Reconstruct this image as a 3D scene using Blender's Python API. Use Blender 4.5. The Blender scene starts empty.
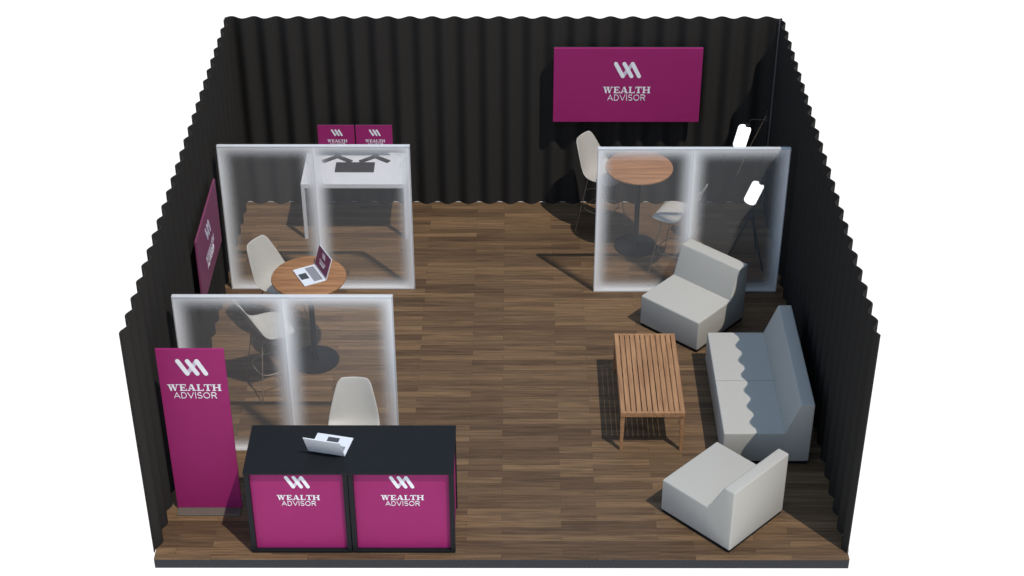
import bpy, bmesh, math, random
from mathutils import Vector, Matrix
random.seed(4)
PI = math.pi
scene = bpy.context.scene
COL = scene.collection

# ------------------------------------------------------------------ materials
def nt_mat(name):
    m = bpy.data.materials.new(name)
    m.use_nodes = True
    nt = m.node_tree
    b = nt.nodes['Principled BSDF']
    return m, nt, b

def noise_mat(name, col, rough=0.6, var=0.08, scale=40.0, bump=0.0, metal=0.0, spec=0.5, stretch=(1, 1, 1)):
    """procedural material: a colour with fine noise variation and optional bump"""
    m, nt, b = nt_mat(name)
    tc = nt.nodes.new('ShaderNodeTexCoord')
    mp = nt.nodes.new('ShaderNodeMapping'); mp.inputs['Scale'].default_value = stretch
    nz = nt.nodes.new('ShaderNodeTexNoise'); nz.inputs['Scale'].default_value = scale; nz.inputs['Detail'].default_value = 4
    rp = nt.nodes.new('ShaderNodeValToRGB')
    lo = [c * (1 - var) for c in col]; hi = [min(1, c * (1 + var)) for c in col]
    rp.color_ramp.elements[0].position = 0.3; rp.color_ramp.elements[1].position = 0.7
    rp.color_ramp.elements[0].color = (*lo, 1); rp.color_ramp.elements[1].color = (*hi, 1)
    L = nt.links
    L.new(tc.outputs['Object'], mp.inputs['Vector']); L.new(mp.outputs['Vector'], nz.inputs['Vector'])
    L.new(nz.outputs['Fac'], rp.inputs['Fac']); L.new(rp.outputs['Color'], b.inputs['Base Color'])
    b.inputs['Roughness'].default_value = rough
    b.inputs['Metallic'].default_value = metal
    b.inputs['Specular IOR Level'].default_value = spec
    if bump:
        bp = nt.nodes.new('ShaderNodeBump'); bp.inputs['Strength'].default_value = bump; bp.inputs['Distance'].default_value = 0.004
        L.new(nz.outputs['Fac'], bp.inputs['Height']); L.new(bp.outputs['Normal'], b.inputs['Normal'])
    return m

def floor_material():
    m, nt, b = nt_mat('plank_floor')
    N, L = nt.nodes.new, nt.links
    tc = N('ShaderNodeTexCoord')
    br = N('ShaderNodeTexBrick')
    br.offset = 0.37; br.offset_frequency = 2; br.squash = 1.0
    br.inputs['Scale'].default_value = 1.0
    br.inputs['Brick Width'].default_value = 0.9
    br.inputs['Row Height'].default_value = 0.092
    br.inputs['Mortar Size'].default_value = 0.0015
    br.inputs['Mortar Smooth'].default_value = 0.1
    br.inputs['Bias'].default_value = 0.0
    br.inputs['Color1'].default_value = (0.0, 0.0, 0.0, 1)
    br.inputs['Color2'].default_value = (1.0, 1.0, 1.0, 1)
    br.inputs['Mortar'].default_value = (0.3, 0.3, 0.3, 1)
    L.new(tc.outputs['Object'], br.inputs['Vector'])
    ramp = N('ShaderNodeValToRGB')
    e = ramp.color_ramp.elements
    e[0].position = 0.0; e[0].color = FLOOR[0]
    e[1].position = 1.0; e[1].color = FLOOR[2]
    k = e.new(0.5); k.color = FLOOR[1]
    L.new(br.outputs['Color'], ramp.inputs['Fac'])
    # long grain, shifted from plank to plank
    mp = N('ShaderNodeMapping'); mp.inputs['Scale'].default_value = (1.1, 24, 1)
    sh = N('ShaderNodeVectorMath'); sh.operation = 'MULTIPLY_ADD'
    sh.inputs[1].default_value = (7, 3, 5)
    L.new(br.outputs['Color'], sh.inputs[0]); L.new(tc.outputs['Object'], sh.inputs[2])
    L.new(sh.outputs[0], mp.inputs['Vector'])
    nz = N('ShaderNodeTexNoise'); nz.inputs['Scale'].default_value = 1.6; nz.inputs['Detail'].default_value = 6
    nz.inputs['Roughness'].default_value = 0.65; nz.inputs['Distortion'].default_value = 0.6
    L.new(mp.outputs['Vector'], nz.inputs['Vector'])
    gr = N('ShaderNodeValToRGB')
    gr.color_ramp.elements[0].position = 0.32; gr.color_ramp.elements[0].color = (0.54, 0.52, 0.49, 1)
    gr.color_ramp.elements[1].position = 0.68; gr.color_ramp.elements[1].color = (1.32, 1.30, 1.26, 1)
    L.new(nz.outputs['Fac'], gr.inputs['Fac'])
    mul = N('ShaderNodeMix'); mul.data_type = 'RGBA'; mul.blend_type = 'MULTIPLY'; mul.inputs['Factor'].default_value = 1.0
    L.new(ramp.outputs['Color'], mul.inputs['A']); L.new(gr.outputs['Color'], mul.inputs['B'])
    # thin dark joints between planks
    mj = N('ShaderNodeMix'); mj.data_type = 'RGBA'; mj.blend_type = 'MIX'
    L.new(br.outputs['Fac'], mj.inputs['Factor']); L.new(mul.outputs['Result'], mj.inputs['A'])
    mj.inputs['B'].default_value = (0.05, 0.033, 0.02, 1)
    L.new(mj.outputs['Result'], b.inputs['Base Color'])
    b.inputs['Roughness'].default_value = 0.62
    b.inputs['Specular IOR Level'].default_value = 0.25
    bp = N('ShaderNodeBump'); bp.inputs['Strength'].default_value = 0.15; bp.inputs['Distance'].default_value = 0.003
    L.new(nz.outputs['Fac'], bp.inputs['Height']); L.new(bp.outputs['Normal'], b.inputs['Normal'])
    return m

def wood_material(name, dark, light, along='x', scale=1.0, rough=0.5):
    m, nt, b = nt_mat(name)
    N, L = nt.nodes.new, nt.links
    tc = N('ShaderNodeTexCoord'); mp = N('ShaderNodeMapping')
    mp.inputs['Scale'].default_value = (2 * scale, 26 * scale, 26 * scale) if along == 'x' else (26 * scale, 2 * scale, 26 * scale)
    nz = N('ShaderNodeTexNoise'); nz.inputs['Scale'].default_value = 1.3; nz.inputs['Detail'].default_value = 5; nz.inputs['Distortion'].default_value = 0.5
    rp = N('ShaderNodeValToRGB')
    rp.color_ramp.elements[0].position = 0.3; rp.color_ramp.elements[0].color = (*dark, 1)
    rp.color_ramp.elements[1].position = 0.7; rp.color_ramp.elements[1].color = (*light, 1)
    L.new(tc.outputs['Object'], mp.inputs['Vector']); L.new(mp.outputs['Vector'], nz.inputs['Vector'])
    L.new(nz.outputs['Fac'], rp.inputs['Fac']); L.new(rp.outputs['Color'], b.inputs['Base Color'])
    b.inputs['Roughness'].default_value = rough; b.inputs['Specular IOR Level'].default_value = 0.3
    return m

def frosted_material(hx, hz):
    """clear acrylic whose white frosting is dense along the four edges and fades to clear in the middle"""
    m, nt, b = nt_mat('edge_frosted_acrylic')
    N, L = nt.nodes.new, nt.links
    out = nt.nodes['Material Output']
    tc = N('ShaderNodeTexCoord'); sp = N('ShaderNodeSeparateXYZ')
    L.new(tc.outputs['Object'], sp.inputs[0])
    def edge(sock, half):
        a = N('ShaderNodeMath'); a.operation = 'ABSOLUTE'; L.new(sock, a.inputs[0])
        s = N('ShaderNodeMath'); s.operation = 'SUBTRACT'; s.inputs[0].default_value = half; L.new(a.outputs[0], s.inputs[1])
        r = N('ShaderNodeMapRange'); r.interpolation_type = 'LINEAR'
        r.inputs['From Min'].default_value = 0.0; r.inputs['From Max'].default_value = 0.20
        r.inputs['To Min'].default_value = 1.0; r.inputs['To Max'].default_value = 0.0
        L.new(s.outputs[0], r.inputs['Value'])
        pw = N('ShaderNodeMath'); pw.operation = 'POWER'; pw.inputs[1].default_value = 2.5; L.new(r.outputs[0], pw.inputs[0])
        return pw.outputs[0]
    ex = edge(sp.outputs['X'], hx); ez = edge(sp.outputs['Z'], hz)
    # union of the two fades: 1-(1-a)(1-b)
    ia = N('ShaderNodeMath'); ia.operation = 'SUBTRACT'; ia.inputs[0].default_value = 1; L.new(ex, ia.inputs[1])
    ib = N('ShaderNodeMath'); ib.operation = 'SUBTRACT'; ib.inputs[0].default_value = 1; L.new(ez, ib.inputs[1])
    pr = N('ShaderNodeMath'); pr.operation = 'MULTIPLY'; L.new(ia.outputs[0], pr.inputs[0]); L.new(ib.outputs[0], pr.inputs[1])
    un = N('ShaderNodeMapRange'); un.inputs['From Min'].default_value = 1; un.inputs['From Max'].default_value = 0
    un.inputs['To Min'].default_value = FROST[0]; un.inputs['To Max'].default_value = FROST[1]
    L.new(pr.outputs[0], un.inputs['Value'])
    tr = N('ShaderNodeBsdfTransparent')
    b.inputs['Base Color'].default_value = (0.92, 0.92, 0.92, 1)
    b.inputs['Roughness'].default_value = 0.5; b.inputs['Specular IOR Level'].default_value = 0.2
    mx = N('ShaderNodeMixShader')
    L.new(un.outputs[0], mx.inputs['Fac']); L.new(tr.outputs[0], mx.inputs[1]); L.new(b.outputs[0], mx.inputs[2])
    L.new(mx.outputs[0], out.inputs['Surface'])
    return m

FLOOR = [(0.090, 0.053, 0.030, 1), (0.130, 0.079, 0.043, 1), (0.178, 0.109, 0.058, 1)]
FROST = (0.045, 0.84)
M = {}
M['floor'] = floor_material()
M['slab'] = noise_mat('platform_edge_grey', (0.036, 0.036, 0.040), 0.7, 0.05, 30, spec=0.15)
M['curtain'] = noise_mat('black_drape', (0.031, 0.0285, 0.0262), 1.0, 0.10, 60, 0.1, spec=0.0)
M['rail'] = noise_mat('pale_floor_rail', (0.55, 0.55, 0.54), 0.5, 0.04, 20)
M['corner'] = noise_mat('painted_sunlit_edge', (0.10, 0.10, 0.10), 0.6, 0.05, 20)  # grey lighter than the drape, painting in a sliver of sun
M['magenta'] = noise_mat('magenta_print', (0.29, 0.017, 0.122), 0.55, 0.03, 6, spec=0.2)
M['dull_magenta'] = noise_mat('dull_magenta_print', (0.19, 0.043, 0.10), 0.5, 0.03, 6, spec=0.3)  # duller, less saturated than the main magenta
M['white_print'] = noise_mat('white_print', (0.76, 0.76, 0.79), 0.6, 0.02, 20, spec=0.2)
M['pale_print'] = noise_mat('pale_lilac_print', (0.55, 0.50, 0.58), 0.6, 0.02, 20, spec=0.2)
M['black'] = noise_mat('black_laminate', (0.010, 0.0112, 0.0128), 0.6, 0.08, 25, spec=0.15)
M['black_metal'] = noise_mat('black_steel', (0.010, 0.011, 0.013), 0.55, 0.08, 25, spec=0.15)
M['dark_plastic'] = noise_mat('dark_plastic', (0.03, 0.03, 0.033), 0.5, 0.06, 30)
M['white'] = noise_mat('white_lacquer', (0.62, 0.62, 0.64), 0.45, 0.02, 12)
M['frame_white'] = noise_mat('translucent_white_edge', (0.72, 0.72, 0.73), 0.5, 0.02, 12)
_nt = M['frame_white'].node_tree
_tr = _nt.nodes.new('ShaderNodeBsdfTransparent'); _mx = _nt.nodes.new('ShaderNodeMixShader'); _mx.inputs['Fac'].default_value = 0.62
_nt.links.new(_tr.outputs[0], _mx.inputs[1]); _nt.links.new(_nt.nodes['Principled BSDF'].outputs[0], _mx.inputs[2])
_nt.links.new(_mx.outputs[0], _nt.nodes['Material Output'].inputs['Surface'])
M['mullion'] = noise_mat('white_mullion', (0.85, 0.85, 0.85), 0.5, 0.02, 12)
M['fabric'] = noise_mat('oatmeal_upholstery', (0.425, 0.408, 0.372), 0.9, 0.05, 180, 0.25, spec=0.1)
M['shell'] = noise_mat('warm_white_shell', (0.415, 0.388, 0.345), 0.5, 0.02, 15)
M['wire'] = noise_mat('bronze_wire', (0.27, 0.21, 0.16), 0.45, 0.05, 30, metal=0.4)
M['teak'] = wood_material('teak_slats', (0.25, 0.125, 0.058), (0.40, 0.215, 0.105), 'y')
M['table_wood'] = wood_material('round_top_wood', (0.22, 0.10, 0.042), (0.40, 0.20, 0.09), 'x', 0.8, 0.45)
M['alu'] = noise_mat('laptop_aluminium', (0.74, 0.75, 0.78), 0.4, 0.02, 30, metal=0.15)
M['keys'] = noise_mat('grey_keys', (0.24, 0.24, 0.26), 0.6, 0.25, 220)
M['trackpad'] = noise_mat('dark_trackpad', (0.05, 0.05, 0.055), 0.5, 0.05, 30)
M['base_plate'] = noise_mat('brushed_base', (0.16, 0.145, 0.12), 0.4, 0.05, 30, metal=0.3)

mg, nt, b = nt_mat('lit_lamp_glass')
b.inputs['Base Color'].default_value = (0.9, 0.9, 0.9, 1)
b.inputs['Emission Color'].default_value = (1, 0.99, 0.97, 1)
b.inputs['Emission Strength'].default_value = 1.1
M['glow'] = mg

# ------------------------------------------------------------------ mesh helpers
def add_poly_prism(bm, pts, d, bevel=0):
    """closed polygon (list of Vectors) extruded by vector d"""
    a = [bm.verts.new(p) for p in pts]
    c = [bm.verts.new(Vector(p) + Vector(d)) for p in pts]
    n = len(pts)
    bm.faces.new(a[::-1]); bm.faces.new(c)
    for i in range(n):
        bm.faces.new((a[i], a[(i + 1) % n], c[(i + 1) % n], c[i]))

def add_box(bm, x0, x1, y0, y1, z0, z1):
    add_poly_prism(bm, [Vector((x0, y0, z0)), Vector((x1, y0, z0)), Vector((x1, y1, z0)), Vector((x0, y1, z0))], (0, 0, z1 - z0))

def add_tube(bm, path, r, seg=8, closed=False, r_end=None):
    P = [Vector(p) for p in path]; n = len(P)
    rings = []
    up = None
    for i in range(n):
        if closed: t = (P[(i + 1) % n] - P[i - 1]).normalized()
        else: t = (P[min(i + 1, n - 1)] - P[max(i - 1, 0)]).normalized()
        if up is None:
            up = Vector((0, 0, 1)) if abs(t.z) < 0.9 else Vector((1, 0, 0))
        u = (up - t * up.dot(t)).normalized(); v = t.cross(u); up = u
        rad = r if r_end is None else r + (r_end - r) * i / (n - 1)
        rings.append([bm.verts.new(P[i] + (u * math.cos(2 * PI * k / seg) + v * math.sin(2 * PI * k / seg)) * rad) for k in range(seg)])
    m = n if closed else n - 1
    for i in range(m):
        A, B = rings[i], rings[(i + 1) % n]
        for k in range(seg):
            bm.faces.new((A[k], A[(k + 1) % seg], B[(k + 1) % seg], B[k]))
    if not closed:
        bm.faces.new(rings[0][::-1]); bm.faces.new(rings[-1])

def add_lathe(bm, prof, seg=48, mat=None):
    rings = []
    mat = mat or Matrix()
    for r, z in prof:
        if r < 1e-6: rings.append([bm.verts.new(mat @ Vector((0, 0, z)))])
        else: rings.append([bm.verts.new(mat @ Vector((r * math.cos(2 * PI * k / seg), r * math.sin(2 * PI * k / seg), z))) for k in range(seg)])
    for A, B in zip(rings, rings[1:]):
        for k in range(seg):
            k2 = (k + 1) % seg
            if len(A) == 1 and len(B) == 1: continue
            if len(A) == 1: bm.faces.new((A[0], B[k2], B[k]))
            elif len(B) == 1: bm.faces.new((A[k], A[k2], B[0]))
            else: bm.faces.new((A[k], A[k2], B[k2], B[k]))

def obj(name, bm, mat, parent=None, bevel=0, seg=2, smooth=False, loc=None):
    bmesh.ops.recalc_face_normals(bm, faces=bm.faces)
    if bevel:
        es = [e for e in bm.edges if len(e.link_faces) == 2 and e.calc_face_angle(0) > 0.35]
        bmesh.ops.bevel(bm, geom=es, offset=bevel, segments=seg, affect='EDGES', profile=0.5, clamp_overlap=True)
    me = bpy.data.meshes.new(name); bm.to_mesh(me); bm.free()
    me.materials.append(mat)
    if smooth:
        for p in me.polygons: p.use_smooth = True
        try: me.set_sharp_from_angle(angle=math.radians(50))
        except Exception: pass
    o = bpy.data.objects.new(name, me); COL.objects.link(o)
    if loc: o.location = loc
    if parent: o.parent = parent
    return o

def tag(o, label=None, cat=None, group=None, kind=None):
    if label: o['label'] = label
    if cat: o['category'] = cat
    if group: o['group'] = group
    if kind: o['kind'] = kind
    return o

def thing(name, label, cat, loc=(0, 0, 0), rotz=0.0, group=None):
    o = bpy.data.objects.new(name, None); COL.objects.link(o)
    o.empty_display_size = 0.1
    o.location = loc; o.rotation_euler = (0, 0, rotz)
    return tag(o, label, cat, group)

def copy_tree(o, parent=None):
    c = o.copy(); COL.objects.link(c)
    if parent: c.parent = parent
    for ch in list(o.children): copy_tree(ch, c)
    return c

def box_part(name, parent, mat, dims, bevel=0.004, seg=2, smooth=False):
    bm = bmesh.new(); add_box(bm, *dims)
    return obj(name, bm, mat, parent, bevel, seg, smooth)

# ------------------------------------------------------------------ lettering
def R(x0, y0, x1, y1): return [(x0, y0), (x1, y0), (x1, y1), (x0, y1)]
def D(xa, ya, xb, yb, w): return [(xa, ya), (xa + w, ya), (xb + w, yb), (xb, yb)]
def S(pts, w=0.09):
    """stroke along a polyline, one rectangle per segment, with small overlaps"""
    out = []
    for (x0, y0), (x1, y1) in zip(pts, pts[1:]):
        dx, dy = x1 - x0, y1 - y0; l = math.hypot(dx, dy) or 1
        ux, uy = dx / l * w * 0.35, dy / l * w * 0.35; nx, ny = -dy / l * w / 2, dx / l * w / 2
        a, b2 = (x0 - ux, y0 - uy), (x1 + ux, y1 + uy)
        out.append([(a[0] - nx, a[1] - ny), (b2[0] - nx, b2[1] - ny), (b2[0] + nx, b2[1] + ny), (a[0] + nx, a[1] + ny)])
    return out
t_ = 0.10
SERIF = {
 'W': (1.38, [D(.10, 1, .33, 0, .20), D(.36, 0, .60, 1, .09), D(.55, 1, .80, 0, .20), D(.84, 0, 1.13, 1, .09), R(0, 1 - t_, .42, 1), R(.47, 1 - t_, .86, 1), R(1.03, 1 - t_, 1.38, 1)]),
 'E': (0.86, [R(.1, 0, .32, 1), R(0, 1 - t_, .80, 1), R(0, 0, .86, t_), R(.3, .45, .58, .55), R(.72, .72, .80, 1), R(.78, 0, .86, .30), R(.52, .33, .60, .67)]),
 'A': (1.08, [D(.10, 0, .44, 1, .09), D(.42, 1, .74, 0, .22), R(.24, .26, .76, .36), R(0, 0, .34, t_), R(.60, 0, 1.08, t_)]),
 'L': (0.82, [R(.1, 0, .32, 1), R(0, 1 - t_, .44, 1), R(0, 0, .82, t_), R(.74, 0, .82, .32)]),
 'T': (0.92, [R(.35, 0, .57, 1), R(0, 1 - t_, .92, 1), R(0, .68, .08, 1), R(.84, .68, .92, 1), R(.22, 0, .70, t_)]),
 'H': (1.08, [R(.1, 0, .32, 1), R(.76, 0, .98, 1), R(.3, .45, .78, .55), R(0, 0, .42, t_), R(0, 1 - t_, .42, 1), R(.66, 0, 1.08, t_), R(.66, 1 - t_, 1.08, 1)]),
}
def arc(cx, cy, rx, ry, a0, a1, n=10):
    return [(cx + rx * math.cos(math.radians(a0 + (a1 - a0) * i / n)), cy + ry * math.sin(math.radians(a0 + (a1 - a0) * i / n))) for i in range(n + 1)]
SANS = {
 'A': (0.80, S([(0.03, .05), (.40, .95), (.77, .05)]) + S([(.16, .33), (.64, .33)])),
 'D': (0.74, S([(.08, .05), (.08, .95), (.35, .95)] + arc(.35, .5, .33, .45, 90, -90) + [(.08, .05)])),
 'V': (0.80, S([(.03, .95), (.40, .05), (.77, .95)])),
 'I': (0.16, S([(.08, .02), (.08, .98)])),
 'S': (0.64, S(arc(.33, .72, .25, .23, 35, 265) + [(.33, .5)] + arc(.33, .27, .27, .23, 85, -145))),
 'O': (0.90, S(arc(.45, .5, .39, .45, 0, 360, 20))),
 'R': (0.72, S([(.08, .03), (.08, .95), (.40, .95)] + arc(.40, .72, .25, .23, 90, -90) + [(.08, .49)]) + S([(.38, .49), (.67, .04)])),
}
def word_polys(word, font, gap, width, height, x0, y0):
    tot = sum(font[c][0] for c in word) + gap * (len(word) - 1)
    k = width / tot; x = 0; out = []
    for c in word:
        w, polys = font[c]
        for p in polys: out.append([(x0 + (x + px) * k, y0 + py * height) for px, py in p])
        x += w + gap
    return out
def capsule(a, b2, r, n=8):
    ang = math.atan2(b2[1] - a[1], b2[0] - a[0])
    pts = [(b2[0] + r * math.cos(ang - PI / 2 + PI * i / n), b2[1] + r * math.sin(ang - PI / 2 + PI * i / n)) for i in range(n + 1)]
    pts += [(a[0] + r * math.cos(ang + PI / 2 + PI * i / n), a[1] + r * math.sin(ang + PI / 2 + PI * i / n)) for i in range(n + 1)]
    return pts

def emit(polys, O, right, up, nrm, depth, base):
    bm = bmesh.new()
    O, right, up, nrm = Vector(O), Vector(right), Vector(up), Vector(nrm)
    for i, p in enumerate(polys):
        pts = [O + right * x + up * y + nrm * base for x, y in p]
        add_poly_prism(bm, pts, nrm * (depth + 0.00004 * i))
    return bm

def logo(parent, O, right, up, nrm, W, vs=1.0, words=True, bright='white_print'):
    """white zig-zag mark with the two words below; O = middle of the mark's top edge, W = width of the upper word"""
    w, h = 0.58 * W, 0.375 * W * vs
    r = 0.072 * w
    def q(x, y): return ((x - .5) * (w - 2 * r), -r - (1 - y) * (h - 2 * r))
    A, B, C_, D_, E_, F_ = q(0, 1), q(.31, 0), q(.71, 1), q(1, 0), q(.36, 1), q(.68, 0)
    bm = emit([capsule(B, C_, r * .9)], O, right, up, nrm, 0.002, 0.0002)
    k = obj('logo_connector', bm, M['pale_print'], parent)
    bm = emit([capsule(A, B, r), capsule(E_, F_, r), capsule(C_, D_, r)], O, right, up, nrm, 0.003, 0.0002)
    obj('logo_mark', bm, M[bright], parent)
    if words:
        y = -h - 0.205 * W * vs; hh = 0.150 * W * vs
        bm = emit(word_polys('WEALTH', SERIF, 0.07, W, hh, -W / 2, y - hh), O, right, up, nrm, 0.002, 0.0002)
        obj('wordmark', bm, M[bright], parent)
        y2 = y - hh - 0.035 * W * vs
        bm = emit(word_polys('ADVISOR', SANS, 0.14, 0.80 * W, hh * .95, -0.40 * W, y2 - hh * .95), O, right, up, nrm, 0.002, 0.0002)
        obj('tagline', bm, M['white_print'], parent)

# ------------------------------------------------------------------ setting
WX, YB, H = 3.205, 6.315, 2.5
bm = bmesh.new(); add_box(bm, -3.222, 3.225, -0.06, 6.42, -0.012, 0)
tag(obj('floor', bm, M['floor']), 'brown wood plank floor of the booth', None, None, 'structure')
bm = bmesh.new(); add_box(bm, -3.222, 3.225, -0.06, 6.42, -0.115, -0.0125)
tag(obj('trim_1', bm, M['slab']), 'dark grey edge of the raised booth platform', None, None, 'structure')

AMP, PER = 0.033, 0.2583
SIDE = 0.027
def curtain(name, fn, s0, s1, label):
    n = int((s1 - s0) / PER * 16)
    bm = bmesh.new(); lo, hi = [], []
    th = 0.006
    rows = []
    for side in (-1, 1):
        a, c = [], []
        for i in range(n + 1):
            s = s0 + (s1 - s0) * i / n
            x, y, nx, ny = fn(s)
            a.append(bm.verts.new((x + nx * side * th, y + ny * side * th, 0.004)))
            c.append(bm.verts.new((x + nx * side * th, y + ny * side * th, H)))
        rows.append((a, c))
    (a0, c0), (a1, c1) = rows
    for i in range(n):
        bm.faces.new((a0[i], a0[i + 1], c0[i + 1], c0[i])); bm.faces.new((a1[i], c1[i], c1[i + 1], a1[i + 1]))
        bm.faces.new((c0[i], c0[i + 1], c1[i + 1], c1[i])); bm.faces.new((a0[i], a1[i], a1[i + 1], a0[i + 1]))
    for i in (0, n): bm.faces.new((a0[i], c0[i], c1[i], a1[i]))
    return tag(obj(name, bm, M['curtain'], smooth=True), label, None, None, 'structure')
w = 2 * PI / PER
curtain('wall_back', lambda s: (s, YB + AMP * math.cos(w * (s + .058)), 0, 1), -WX - .030, WX + .012, 'pleated black drape across the back of the booth')
curtain('wall_right', lambda s: (WX + SIDE * math.cos(w * (s - .23)), s, 1, 0), 0.02, 6.27, 'pleated black drape along the right side')
curtain('wall_left', lambda s: (-WX - SIDE * math.cos(w * (s - .30)), s, 1, 0), 0.02, 6.34, 'pleated black drape along the left side')
# straight pale rails under the drapes (they peep out where the pleats swing outwards)
bm = bmesh.new(); add_box(bm, -3.19, 3.19, YB + .017, YB + .045, 0, .004)
tag(obj('trim_2', bm, M['rail']), 'thin pale floor rail under the back drape', None, None, 'structure')
bm = bmesh.new(); add_box(bm, WX + .006, WX + .034, 0.03, 6.26, 0, .004)
tag(obj('trim_3', bm, M['rail']), 'thin pale floor rail under the right drape', None, None, 'structure')
bm = bmesh.new(); add_tube(bm, [(3.185, 6.255, 0), (3.185, 6.255, H)], .010, 8)  # added upright standing in for the sunlit end of the back drape
tag(obj('trim_4', bm, M['corner']), 'thin grey strip added for the sunlit drape end in the back right corner', None, None, 'structure')

# ------------------------------------------------------------------ frosted partitions
def partition(x0, x1, y, label, ref=None):
    hgt, dep = 1.866, 0.05
    t = thing('frosted_partition', label, 'partition', ((x0 + x1) / 2, y, 0), 0, 'frosted partition screens')
    mw = (x1 - x0) / 2; f = 0.010
    fm = frosted_material(mw / 2 - f, hgt / 2 - f)
    bm = bmesh.new()
    add_box(bm, -mw, -mw + f, -0.001, dep, 0, hgt); add_box(bm, mw - f, mw, -0.001, dep, 0, hgt)
    add_box(bm, -mw + f, mw - f, -0.001, dep, hgt - f, hgt); add_box(bm, -mw + f, mw - f, -0.001, dep, 0, f)
    obj('frame', bm, M['frame_white'], t)
    bm = bmesh.new(); add_box(bm, -f / 2, f / 2, -0.001, dep, f + .0003, hgt - f - .0003)
    obj('mullion', bm, M['mullion'], t)
    x_in, x_out = f / 2, mw - f
    hx, hz = (x_out - x_in) / 2, hgt / 2 - f
    for s in (-1, 1):
        bm = bmesh.new()
        add_box(bm, -hx + .0003, hx - .0003, -dep / 2 + .003, dep / 2 - .003, -hz + .0003, hz - .0003)
        obj('pane', bm, fm, t, loc=(s * (x_in + x_out) / 2, dep / 2, hgt / 2))
    return t
partition(-3.115, -1.018, 4.40, 'frosted white partition with clear centre in front of the white desk')
partition(-3.115, -1.030, 1.505, 'frosted white partition with clear centre behind the black counter')
partition(1.022, 3.112, 4.35, 'frosted white partition with clear centre at the right, behind the angled armchair')

# ------------------------------------------------------------------ reception counter
t = thing('reception_counter', 'black two-bay reception counter with magenta logo panels at the front', 'counter', (-1.37, 0, 0))
cx = -1.37
bm = bmesh.new(); add_box(bm, -.955, .945, .010, .705, .954, .970)
obj('countertop', bm, M['black'], t, .003)
post_x = [-.950, -.060, -.009, .898]
post_w = [.045, .042, .042, .045]
for px, pw in zip(post_x, post_w):
    for y0 in ((.020, .640) if abs(px) > .5 else (.020,)):
        box_part('post', t, M['black_metal'], (px, px + pw, y0, y0 + .045, 0, .9535), .003)
for a, c in ((-.905, -.060), (.033, .898)):
    for y0 in (.020,):
        box_part('bottom_rail', t, M['black_metal'], (a + .0005, c - .0005, y0, y0 + .035, .0, .030), .002)
    for y0 in (.0665, .648):
        box_part('top_rail', t, M['black_metal'], (a + .0005, c - .0005, y0 + .012, y0 + .035, .930, .9535), .002)
    p = box_part('front_panel', t, M['magenta'], (a + .001, c - .001, .058, .072, .0305, .9525), .001)
    tag(p, 'magenta panel with white logo')
    logo(p, ((a + c) / 2 + .004, .058, .903), (1, 0, 0), (0, 0, 1), (0, -1, 0), .39)
for px, nm in ((-.940, 'side_panel'), (.920, 'side_panel')):
    p = box_part(nm, t, M['magenta'], (px, px + .012, .0655, .6395, .0355, .9), .001)
    tag(p, 'magenta side panel')

# ------------------------------------------------------------------ standing banner
t = thing('banner_stand', 'tall magenta logo banner standing left of the black counter', 'sign', (-2.805, .63, 0))
p = box_part('banner_panel', t, M['magenta'], (-.305, .312, 0, .022, .018, 1.897), .002)
logo(p, (.006, 0, 1.788), (1, 0, 0), (0, 0, 1), (0, -1, 0), .49)
box_part('base_plate', t, M['base_plate'], (-.30, .30, -.10, .16, 0, .0175), .003)

# ------------------------------------------------------------------ wall screens
t = thing('wall_screen', 'large magenta logo screen hung on the back drape', 'screen', (1.444, 6.14, 1.228))
p = box_part('display', t, M['magenta'], (-.866, .866, 0, .035, 0, .962), .003)
logo(p, (-.005, 0, .79), (1, 0, 0), (0, 0, 1), (0, -1, 0), .555)
box_part('back_housing', t, M['dark_plastic'], (-.862, .862, .0355, .06, .004, .958), .003)
box_part('wall_mount', t, M['black_metal'], (-.25, .25, .0605, .136, .3, .65), .003)

t = thing('wall_poster', 'magenta logo board hung on the left drape', 'sign', (-3.10, 3.425, .875))
p = box_part('board', t, M['dull_magenta'], (-.02, 0, -.640, .640, 0, .785), .002)
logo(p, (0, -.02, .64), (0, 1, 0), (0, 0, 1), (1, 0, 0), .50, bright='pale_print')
box_part('wall_mount', t, M['black_metal'], (-.062, -.0205, -.2, .2, .25, .5), .002)

# ------------------------------------------------------------------ white desk with its monitors
t = thing('desk', 'white rectangular desk against the back drape, behind the left partition', 'desk', (-1.768, 5.47, 0))
box_part('desktop', t, M['white'], (-.622, .622, 0, .75, .705, .765), .004)
for sx in (-1, 1):
    for y0 in (.0, .708):
        x0 = -.622 if sx < 0 else .582
        box_part('leg', t, M['white'], (x0, x0 + .04, y0 + .001, y0 + .041, 0, .7045), .003)

def monitor(x, label):
    t = thing('monitor', label, 'monitor', (x, 6.10, .7655), 0, 'monitors on the white desk')
    bm = bmesh.new()
    # V-shaped foot, its point to the back
    for s in (-1, 1):
        pts = [Vector((0, .045, 0)), Vector((0, -.025, 0)), Vector((s * .150, -.140, 0)), Vector((s * .190, -.095, 0))]
        if s > 0: pts.reverse()
        add_poly_prism(bm, pts, (0, 0, .014))
    obj('foot', bm, M['dark_plastic'], t)
    box_part('neck', t, M['dark_plastic'], (-.03, .03, .02, .035, .0145, .22), .003)
    p = box_part('screen', t, M['magenta'], (-.218, .218, -.006, .002, .13, .44), .002)
    logo(p, (0.01, -.006, .385), (1, 0, 0), (0, 0, 1), (0, -1, 0), .235)
    box_part('back_shell', t, M['dark_plastic'], (-.218, .218, .0025, .0195, .13, .44), .003)
    return t
monitor(-2.008, 'left one of the two magenta monitors on the white desk')
monitor(-1.556, 'right one of the two magenta monitors on the white desk')

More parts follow.
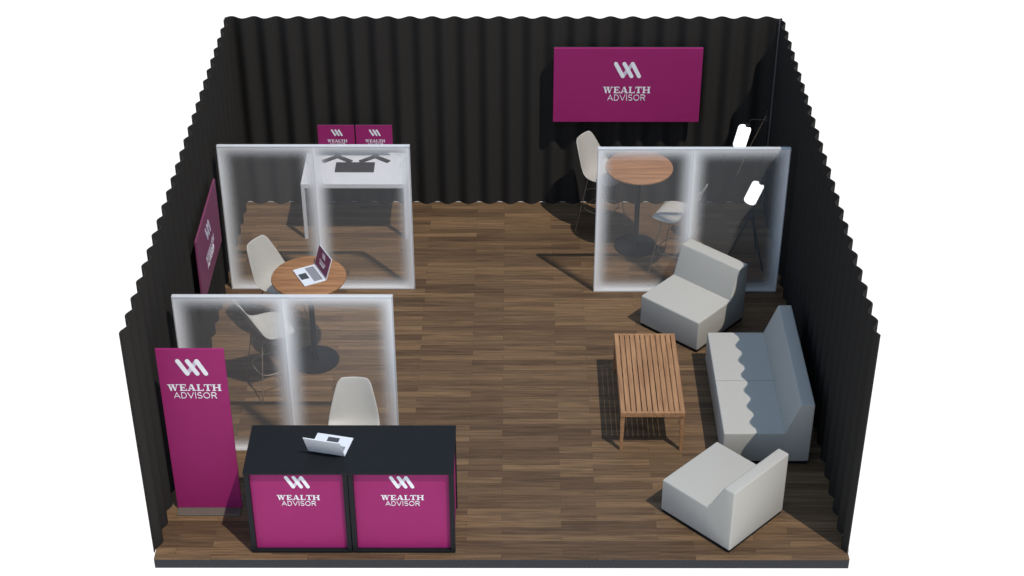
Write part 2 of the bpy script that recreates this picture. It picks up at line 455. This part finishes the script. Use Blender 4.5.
t = thing('keyboard', 'dark keyboard on the white desk in front of the monitors', 'keyboard', (-1.78, 5.85, .7655))
box_part('keyboard_case', t, M['dark_plastic'], (-.232, .232, -.112, .112, 0, .014), .004)
bm = bmesh.new()
for r in range(5):
    for c in range(15):
        x0 = -.222 + c * .0297; y0 = -.102 + r * .041
        add_box(bm, x0, x0 + .026, y0, y0 + .036, .0142, .020)
k = tag(obj('keys', bm, M['dark_plastic'], t), None, None, None, 'stuff')

# ------------------------------------------------------------------ laptops
def laptop(loc, ang, label, W=.34, Dp=.245, open_deg=112, screen='dull_magenta', with_logo=True):
    """local: hinge along x at y=0, user on the -y side"""
    t = thing('laptop', label, 'laptop', loc, ang, 'open laptops')
    box_part('base', t, M['alu'], (-W / 2, W / 2, -Dp, 0, 0, .013), .003)
    b0 = box_part('keyboard', t, M['keys'], (-W / 2 + .03, W / 2 - .03, -.118, -.022, .0132, .0145), 0)
    tag(b0, 'grey keyboard')
    tag(box_part('trackpad', t, M['trackpad'], (-.055, .055, -.225, -.140, .0132, .0142), 0), 'dark trackpad')
    a = math.radians(open_deg - 90)
    up = Vector((0, math.sin(a), math.cos(a))); nr = Vector((0, -math.cos(a), math.sin(a)))   # nr faces the user
    def slab(name, x0, x1, h0, h1, d0, d1, mat):
        bm = bmesh.new(); o0 = Vector((0, .001, .013))
        pts = [o0 + Vector((x, 0, 0)) + up * h + nr * d0 for x, h in ((x0, h0), (x1, h0), (x1, h1), (x0, h1))]
        add_poly_prism(bm, pts, nr * (d1 - d0))
        return obj(name, bm, mat, t)
    slab('lid', -W / 2, W / 2, 0, Dp, -.008, 0, M['alu'])
    s = slab('display', -W / 2 + .008, W / 2 - .008, .016, Dp - .008, .0003, .0012, M[screen])
    tag(s, 'magenta display')
    if with_logo: logo(s, Vector((0, .001, .013)) + up * (Dp * .86) + nr * .0012, (1, 0, 0), up, nr, .15, bright='pale_print')
    bm = bmesh.new(); add_tube(bm, [(-W * .38, .004, .010), (W * .38, .004, .010)], .005, 8)
    obj('hinge', bm, M['dark_plastic'], t)
    return t
ch = Vector((-1.766, .370)); ch2 = Vector((-1.430, .293))
laptop(((ch.x + ch2.x) / 2 + .008, (ch.y + ch2.y) / 2 - .045, .9705), PI + math.atan2(-.077, .336), 'open silver laptop on the black counter, lid back to the front', .345, .26, 115)

# ------------------------------------------------------------------ bar tables
def bar_table(loc, label):
    t = thing('bar_table', label, 'table', (*loc, 0), 0, 'round bar tables')
    bm = bmesh.new(); add_lathe(bm, [(0, 1.058), (.375, 1.058), (.388, 1.064), (.392, 1.074), (.388, 1.083), (.38, 1.085), (0, 1.085)], 64)
    o = obj('tabletop', bm, M['table_wood'], t, smooth=True); tag(o, 'round wooden top')
    bm = bmesh.new(); add_lathe(bm, [(0, 1.0575), (.15, 1.0575), (.15, 1.048), (.033, 1.040), (0, 1.040)], 32)
    obj('top_plate', bm, M['black_metal'], t, smooth=True)
    bm = bmesh.new(); add_lathe(bm, [(0, .022), (.042, .022), (.036, .04), (.030, .06), (.030, 1.0395), (0, 1.0395)], 24)
    obj('column', bm, M['black_metal'], t, smooth=True)
    bm = bmesh.new(); add_lathe(bm, [(0, 0), (.255, 0), (.258, .004), (.255, .012), (.20, .018), (.06, .0215), (0, .0215)], 56)
    obj('base', bm, M['black_metal'], t, smooth=True)
    return t
bar_table((-2.025, 3.035), 'round wooden bar table with a laptop on it, at the left')
bar_table((1.562, 5.325), 'round wooden bar table under the big wall screen, at the right')

hx = (Vector((-1.835, 2.945)), Vector((-1.990, 3.245)))
hm = (hx[0] + hx[1]) / 2
lap_ang = math.atan2(hx[0].y - hx[1].y, hx[0].x - hx[1].x)    # local +x along the hinge
laptop((hm.x, hm.y, 1.0855), lap_ang, 'open silver laptop with magenta display on the round table', .335, .24, 108)

# ------------------------------------------------------------------ bar stools
SEAT = .755
def lerp_tab(tab, v):
    for (v0, *a), (v1, *c) in zip(tab, tab[1:]):
        if v <= v1:
            k = (v - v0) / (v1 - v0); k = k * k * (3 - 2 * k) if False else k
            return [p + (q - p) * k for p, q in zip(a, c)]
    return list(tab[-1][1:])
# v, y (front is -y), z above SEAT, half width, side lift, side forward
SHELL = [(0.00, -.240, -.030, .110, .000, .000), (0.04, -.230, -.012, .178, .002, .0), (0.12, -.182, .004, .222, .008, .0),
         (0.25, -.092, .002, .244, .018, .0), (0.38, .002, -.006, .250, .028, .0), (0.48, .078, .000, .249, .034, -.010),
         (0.56, .138, .034, .244, .034, -.024), (0.64, .184, .094, .235, .024, -.040), (0.74, .230, .188, .216, .014, -.046),
         (0.86, .276, .304, .187, .006, -.040), (0.94, .303, .380, .165, .0, -.030), (0.985, .317, .421, .145, .0, -.022), (1.0, .321, .431, .120, .0, -.016)]
def shell_bm():
    bm = bmesh.new(); nu, nv = 14, 30; grid = []
    for j in range(nv + 1):
        v = j / nv
        v = v if 0 < v < 1 else v
        y, z, hw, lift, fwd = lerp_tab(SHELL, v)
        row = []
        for i in range(nu + 1):
            u = -1 + 2 * i / nu
            row.append(bm.verts.new((u * hw, y + fwd * u * u, SEAT + z + lift * abs(u) ** 2.2)))
        grid.append(row)
    for j in range(nv):
        for i in range(nu):
            bm.faces.new((grid[j][i], grid[j][i + 1], grid[j + 1][i + 1], grid[j + 1][i]))
    for _ in range(2): bmesh.ops.smooth_vert(bm, verts=[v for v in bm.verts if not v.is_boundary], factor=0.4, use_axis_x=True, use_axis_y=True, use_axis_z=True)
    return bm
def make_stool(label):
    t = thing('bar_stool', label, 'stool', (0, 0, 0), 0, 'shell bar stools')
    o = obj('seat_shell', shell_bm(), M['shell'], t, smooth=True)
    s = o.modifiers.new('thick', 'SOLIDIFY'); s.thickness = .011; s.offset = 0
    s2 = o.modifiers.new('sub', 'SUBSURF'); s2.levels = 1; s2.render_levels = 1
    zt = SEAT - .032
    for sx in (-1, 1):
        for sy in (-1, 1):
            bm = bmesh.new()
            add_tube(bm, [(sx * .075, sy * .055 + .0, zt), (sx * .115, sy * .10, zt - .005), (sx * .135, sy * .125, zt - .04), (sx * .225, sy * .215, .006)], .0055, 8)
            add_lathe(bm, [(0, 0), (.011, 0), (.011, .008), (.007, .016), (0, .016)], 10, Matrix.Translation((sx * .225, sy * .215, 0)))
            obj('leg', bm, M['wire'], t, smooth=True)
    z0 = .30; k = (zt - .04 - z0) / (zt - .046); rx, ry = .135 + .09 * k, .125 + .09 * k
    ring = []
    for i in range(40):
        a = 2 * PI * i / 40
        c, s_ = math.cos(a), math.sin(a); e = 0.62
        ring.append((rx * 1.0 * math.copysign(abs(c) ** e, c), ry * 1.0 * math.copysign(abs(s_) ** e, s_), z0))
    bm = bmesh.new(); add_tube(bm, ring, .0065, 8, True)
    obj('foot_ring', bm, M['wire'], t, smooth=True)
    for sg in (-1, 1):
        zb = .56; kb = (zt - .04 - zb) / (zt - .046); bx, by = .135 + .09 * kb, .125 + .09 * kb
        bm = bmesh.new(); add_tube(bm, [(-bx, -sg * by, zb - .003 * sg), (bx, sg * by, zb - .003 * sg)], .004, 6)
        obj('cross_brace', bm, M['wire'], t, smooth=True)
    bm = bmesh.new(); add_box(bm, -.085, .085, -.07, .07, zt - .008, zt + .008)
    obj('seat_mount', bm, M['wire'], t, .003)
    return t
def face(dx, dy): return math.atan2(dy, dx) + PI / 2      # turns local -y towards (dx, dy)
st = make_stool('white shell bar stool behind the black counter, facing the front')
def place(o, x, y, dx, dy): o.location = (x, y, 0); o.rotation_euler = (0, 0, face(dx, dy))
place(st, -1.405, .850, -.02, -1)
STOOLS = [((-2.40, 3.42), (.82, -.57), 'white shell bar stool at the back left of the laptop table, facing it'),
          ((-2.425, 2.565), (.86, .51), 'white shell bar stool seen through the front left partition, beside the round table'),
          ((1.17, 5.73), (.80, -.60), 'white shell bar stool under the left end of the big wall screen'),
          ((1.97, 4.81), (-.88, .47), 'white shell bar stool right of the bar table, behind the right partition')]
for (p, d, lab) in STOOLS:
    o = copy_tree(st); o['label'] = lab; place(o, *p, *d)

# ------------------------------------------------------------------ slatted coffee table
t = thing('coffee_table', 'slatted teak coffee table in front of the sofa', 'table', (1.489, 2.18, 0))
cw, cl, cz = .322, .675, .485
n = 12; sw = (2 * cw) / n
for i in range(n):
    x0 = -cw + i * sw
    box_part('slat', t, M['teak'], (x0 + .0045, x0 + sw - .0045, -cl + .03, cl - .03, cz - .022, cz), .003)
for y0 in (-cl, cl - .0295):
    box_part('end_rail', t, M['teak'], (-cw + .003, cw - .003, y0, y0 + .029, cz - .055, cz), .003)
for x0 in (-cw, cw - .028):
    box_part('side_rail', t, M['teak'], (x0 + .0, x0 + .028, -cl + .0295, cl - .03, cz - .056, cz - .0225), .002)
box_part('cross_bar', t, M['teak'], (-cw + .0285, cw - .0285, -.02, .02, cz - .05, cz - .0225), .002)
for sx in (-1, 1):
    for sy in (-1, 1):
        bm = bmesh.new()
        xo, yo = sx * (cw - .026), sy * (cl - .032); xb, yb = sx * (cw - .022), sy * (cl - .020)
        a = [(xb - .014, yb - .014, 0), (xb + .014, yb - .014, 0), (xb + .014, yb + .014, 0), (xb - .014, yb + .014, 0)]
        c = [(xo - .022, yo - .022, cz - .0565), (xo + .022, yo - .022, cz - .0565), (xo + .022, yo + .022, cz - .0565), (xo - .022, yo + .022, cz - .0565)]
        va = [bm.verts.new(v) for v in a]; vc = [bm.verts.new(v) for v in c]
        bm.faces.new(va[::-1]); bm.faces.new(vc)
        for i in range(4): bm.faces.new((va[i], va[(i + 1) % 4], vc[(i + 1) % 4], vc[i]))
        obj('leg', bm, M['teak'], t, .002)

# ------------------------------------------------------------------ sofa and armchairs
def lounge(name, label, cat, loc, rot, width, depth, seats, back_base, back_top, sh=.392, bh=.745, group=None):
    """local: front towards -y, back at +y, origin at the middle of the footprint on the floor"""
    t = thing(name, label, cat, (*loc, 0), rot, group)
    hw, hd = width / 2, depth / 2
    box_part('plinth', t, M['black'], (-hw + .012, hw - .012, -hd + .012, hd - .012, 0, .0345), 0)
    yb = hd - back_base
    prof = [(-hd, .035), (hd, .035), (hd, bh), (hd - back_top, bh), (yb, sh), (-hd, sh)]
    def body():
        bm = bmesh.new()
        add_poly_prism(bm, [Vector((-hw, y, z)) for y, z in prof], (width, 0, 0))
        bmesh.ops.recalc_face_normals(bm, faces=bm.faces)
        es = [e for e in bm.edges if e.is_convex]
        bmesh.ops.bevel(bm, geom=es, offset=.015, segments=4, affect='EDGES', profile=0.5, clamp_overlap=True)
        return bm
    def cut(bm, co, no):
        """keep the side the normal points away from, and cap it"""
        r = bmesh.ops.bisect_plane(bm, geom=bm.verts[:] + bm.edges[:] + bm.faces[:], dist=1e-6, plane_co=co, plane_no=no, clear_outer=True)
        es = [g for g in r['geom_cut'] if isinstance(g, bmesh.types.BMEdge)]
        bmesh.ops.edgeloop_fill(bm, edges=es)
    for i in range(seats):
        bm = body(); cut(bm, (0, yb - .0004, 0), (0, 1, 0))
        x0 = -hw + width / seats * i; x1 = x0 + width / seats
        if i: cut(bm, (x0 + .003, 0, 0), (-1, 0, 0))
        if i < seats - 1: cut(bm, (x1 - .003, 0, 0), (1, 0, 0))
        obj('seat', bm, M['fabric'], t, 0, 1, True)
    bm = body(); cut(bm, (0, yb + .0004, 0), (0, -1, 0))
    obj('backrest', bm, M['fabric'], t, 0, 1, True)
    return t
lounge('sofa', 'two-seat oatmeal fabric sofa along the right drape', 'sofa', (2.605, 2.155), -PI / 2, 1.71, .865, 2, .27, .14)
lounge('armchair', 'oatmeal fabric armchair angled behind the coffee table, in front of the right partition', 'armchair', (2.092, 3.742),
       math.atan2(-.67, .74), .79, .86, 1, .285, .16, sh=.40, group='lounge armchairs')
lounge('armchair', 'oatmeal fabric armchair seen from behind at the front right corner', 'armchair', (2.103, .590),
       math.atan2(1, 1) + PI, .81, .84, 1, .29, .12, sh=.40, bh=.735, group='lounge armchairs')

# ------------------------------------------------------------------ lamp behind the right partition
t = thing('floor_lamp', 'black tripod floor lamp with two glowing white cylinder shades in the back right corner', 'lamp', (2.86, 5.0, 0))
for a in (-58, 62, 182):
    bm = bmesh.new(); ca, sa = math.cos(math.radians(a)), math.sin(math.radians(a))
    add_tube(bm, [(0.02 * ca, .02 * sa, .62), (.27 * ca, .27 * sa, .006)], .011, 8)
    obj('leg', bm, M['black_metal'], t, smooth=True)
bm = bmesh.new(); add_lathe(bm, [(0, .57), (.035, .575), (.035, .64), (0, .645)], 20)
obj('leg_hub', bm, M['black_metal'], t, smooth=True)
bm = bmesh.new(); add_tube(bm, [(0, .03, .60), (.11, .06, 1.15), (.07, .06, 1.95)], .009, 8)
obj('pole', bm, M['black_metal'], t, smooth=True)
for (bx, bz, tilt) in ((2.668, 1.655, .20), (2.8605, .925, .36)):
    ax = Vector((tilt, 0, 1)).normalized()
    ctr = Vector((bx - 2.86, 0, bz))
    mat = Matrix.Translation(ctr) @ ax.to_track_quat('Z', 'Y').to_matrix().to_4x4()
    hh, rr_ = .130, .073
    bm = bmesh.new(); add_lathe(bm, [(0, -hh), (rr_ - .02, -hh), (rr_ - .006, -hh + .006), (rr_, -hh + .02), (rr_, hh - .02), (rr_ - .006, hh - .006), (rr_ - .02, hh), (0, hh)], 32, mat)
    sh_ = obj('lamp_shade', bm, M['glow'], t, smooth=True); tag(sh_, 'glowing white cylinder shade')
    bm = bmesh.new(); add_lathe(bm, [(0, hh + .0005), (.026, hh + .0005), (.026, hh + .03), (0, hh + .034)], 16, mat @ Matrix.Translation((.02, -.03, 0)))
    top = mat @ Vector((.02, -.03, hh + .03))
    px = .115 - (bz - 1.15) * .05 if bz > 1.15 else .11 * (bz - .3) / .85
    add_tube(bm, [top, top + Vector((.03, .02, .05)), (px, .055, top.z + .03)], .006, 8)
    obj('lamp_arm', bm, M['black_metal'], t, smooth=True)
bm = bmesh.new(); add_tube(bm, [(.07, .06, 1.9), (-.12, .0, 1.46), (-.215, -.01, 1.16)], .0016, 6)
obj('cable', bm, M['wire'], t)

# ------------------------------------------------------------------ light and world
sun = bpy.data.lights.new('sun', 'SUN'); sun.energy = 3.0; sun.angle = math.radians(0.4); sun.color = (1.0, 0.94, 0.86)
so = bpy.data.objects.new('sun', sun); COL.objects.link(so)
d = Vector((-.345, .405, -1)).normalized()
so.rotation_euler = d.to_track_quat('-Z', 'Y').to_euler()
so.location = (3, -4, 8)
wd = bpy.data.worlds.new('sky'); scene.world = wd; wd.use_nodes = True
nt = wd.node_tree; N, L = nt.nodes.new, nt.links
bg = nt.nodes['Background']
tc = N('ShaderNodeTexCoord'); sp = N('ShaderNodeSeparateXYZ'); L.new(tc.outputs['Generated'], sp.inputs[0])
rp = N('ShaderNodeValToRGB')
mr = N('ShaderNodeMapRange'); mr.inputs['From Min'].default_value = -1; mr.inputs['From Max'].default_value = 1
L.new(sp.outputs['Z'], mr.inputs['Value']); L.new(mr.outputs[0], rp.inputs['Fac'])
e = rp.color_ramp.elements
e[0].position = 0.0; e[0].color = (.9, .9, .9, 1)
e[1].position = 1.0; e[1].color = (.29, .42, .61, 1)
k = e.new(.49); k.color = (.9, .9, .9, 1)
k = e.new(.53); k.color = (.40, .51, .65, 1)
L.new(rp.outputs['Color'], bg.inputs['Color'])
bg.inputs['Strength'].default_value = 1.25

# ------------------------------------------------------------------ camera
Cc = Vector((.11104662, -11.58399681, 10.81489388))
p_, y_ = 0.5941217420178638, -0.0011403072787537158
fw = Vector((math.sin(y_) * math.cos(p_), math.cos(y_) * math.cos(p_), -math.sin(p_)))
rt = Vector((math.cos(y_), -math.sin(y_), 0)); up = rt.cross(fw)
cam = bpy.data.cameras.new('camera'); co = bpy.data.objects.new('camera', cam); COL.objects.link(co)
m = Matrix.Identity(4)
for i in range(3): m[i][0], m[i][1], m[i][2], m[i][3] = rt[i], up[i], -fw[i], Cc[i]
co.matrix_world = m
cam.sensor_width = 36; cam.lens = 1684.321 / 1024 * 36
cam.clip_start = .1; cam.clip_end = 200
scene.camera = co
scene.view_settings.view_transform = 'Standard'
scene.view_settings.look = 'None'
scene.view_settings.gamma = 1; scene.view_settings.exposure = 0
scene.view_settings.use_curve_mapping = False
scene.cycles.transparent_max_bounces = 24
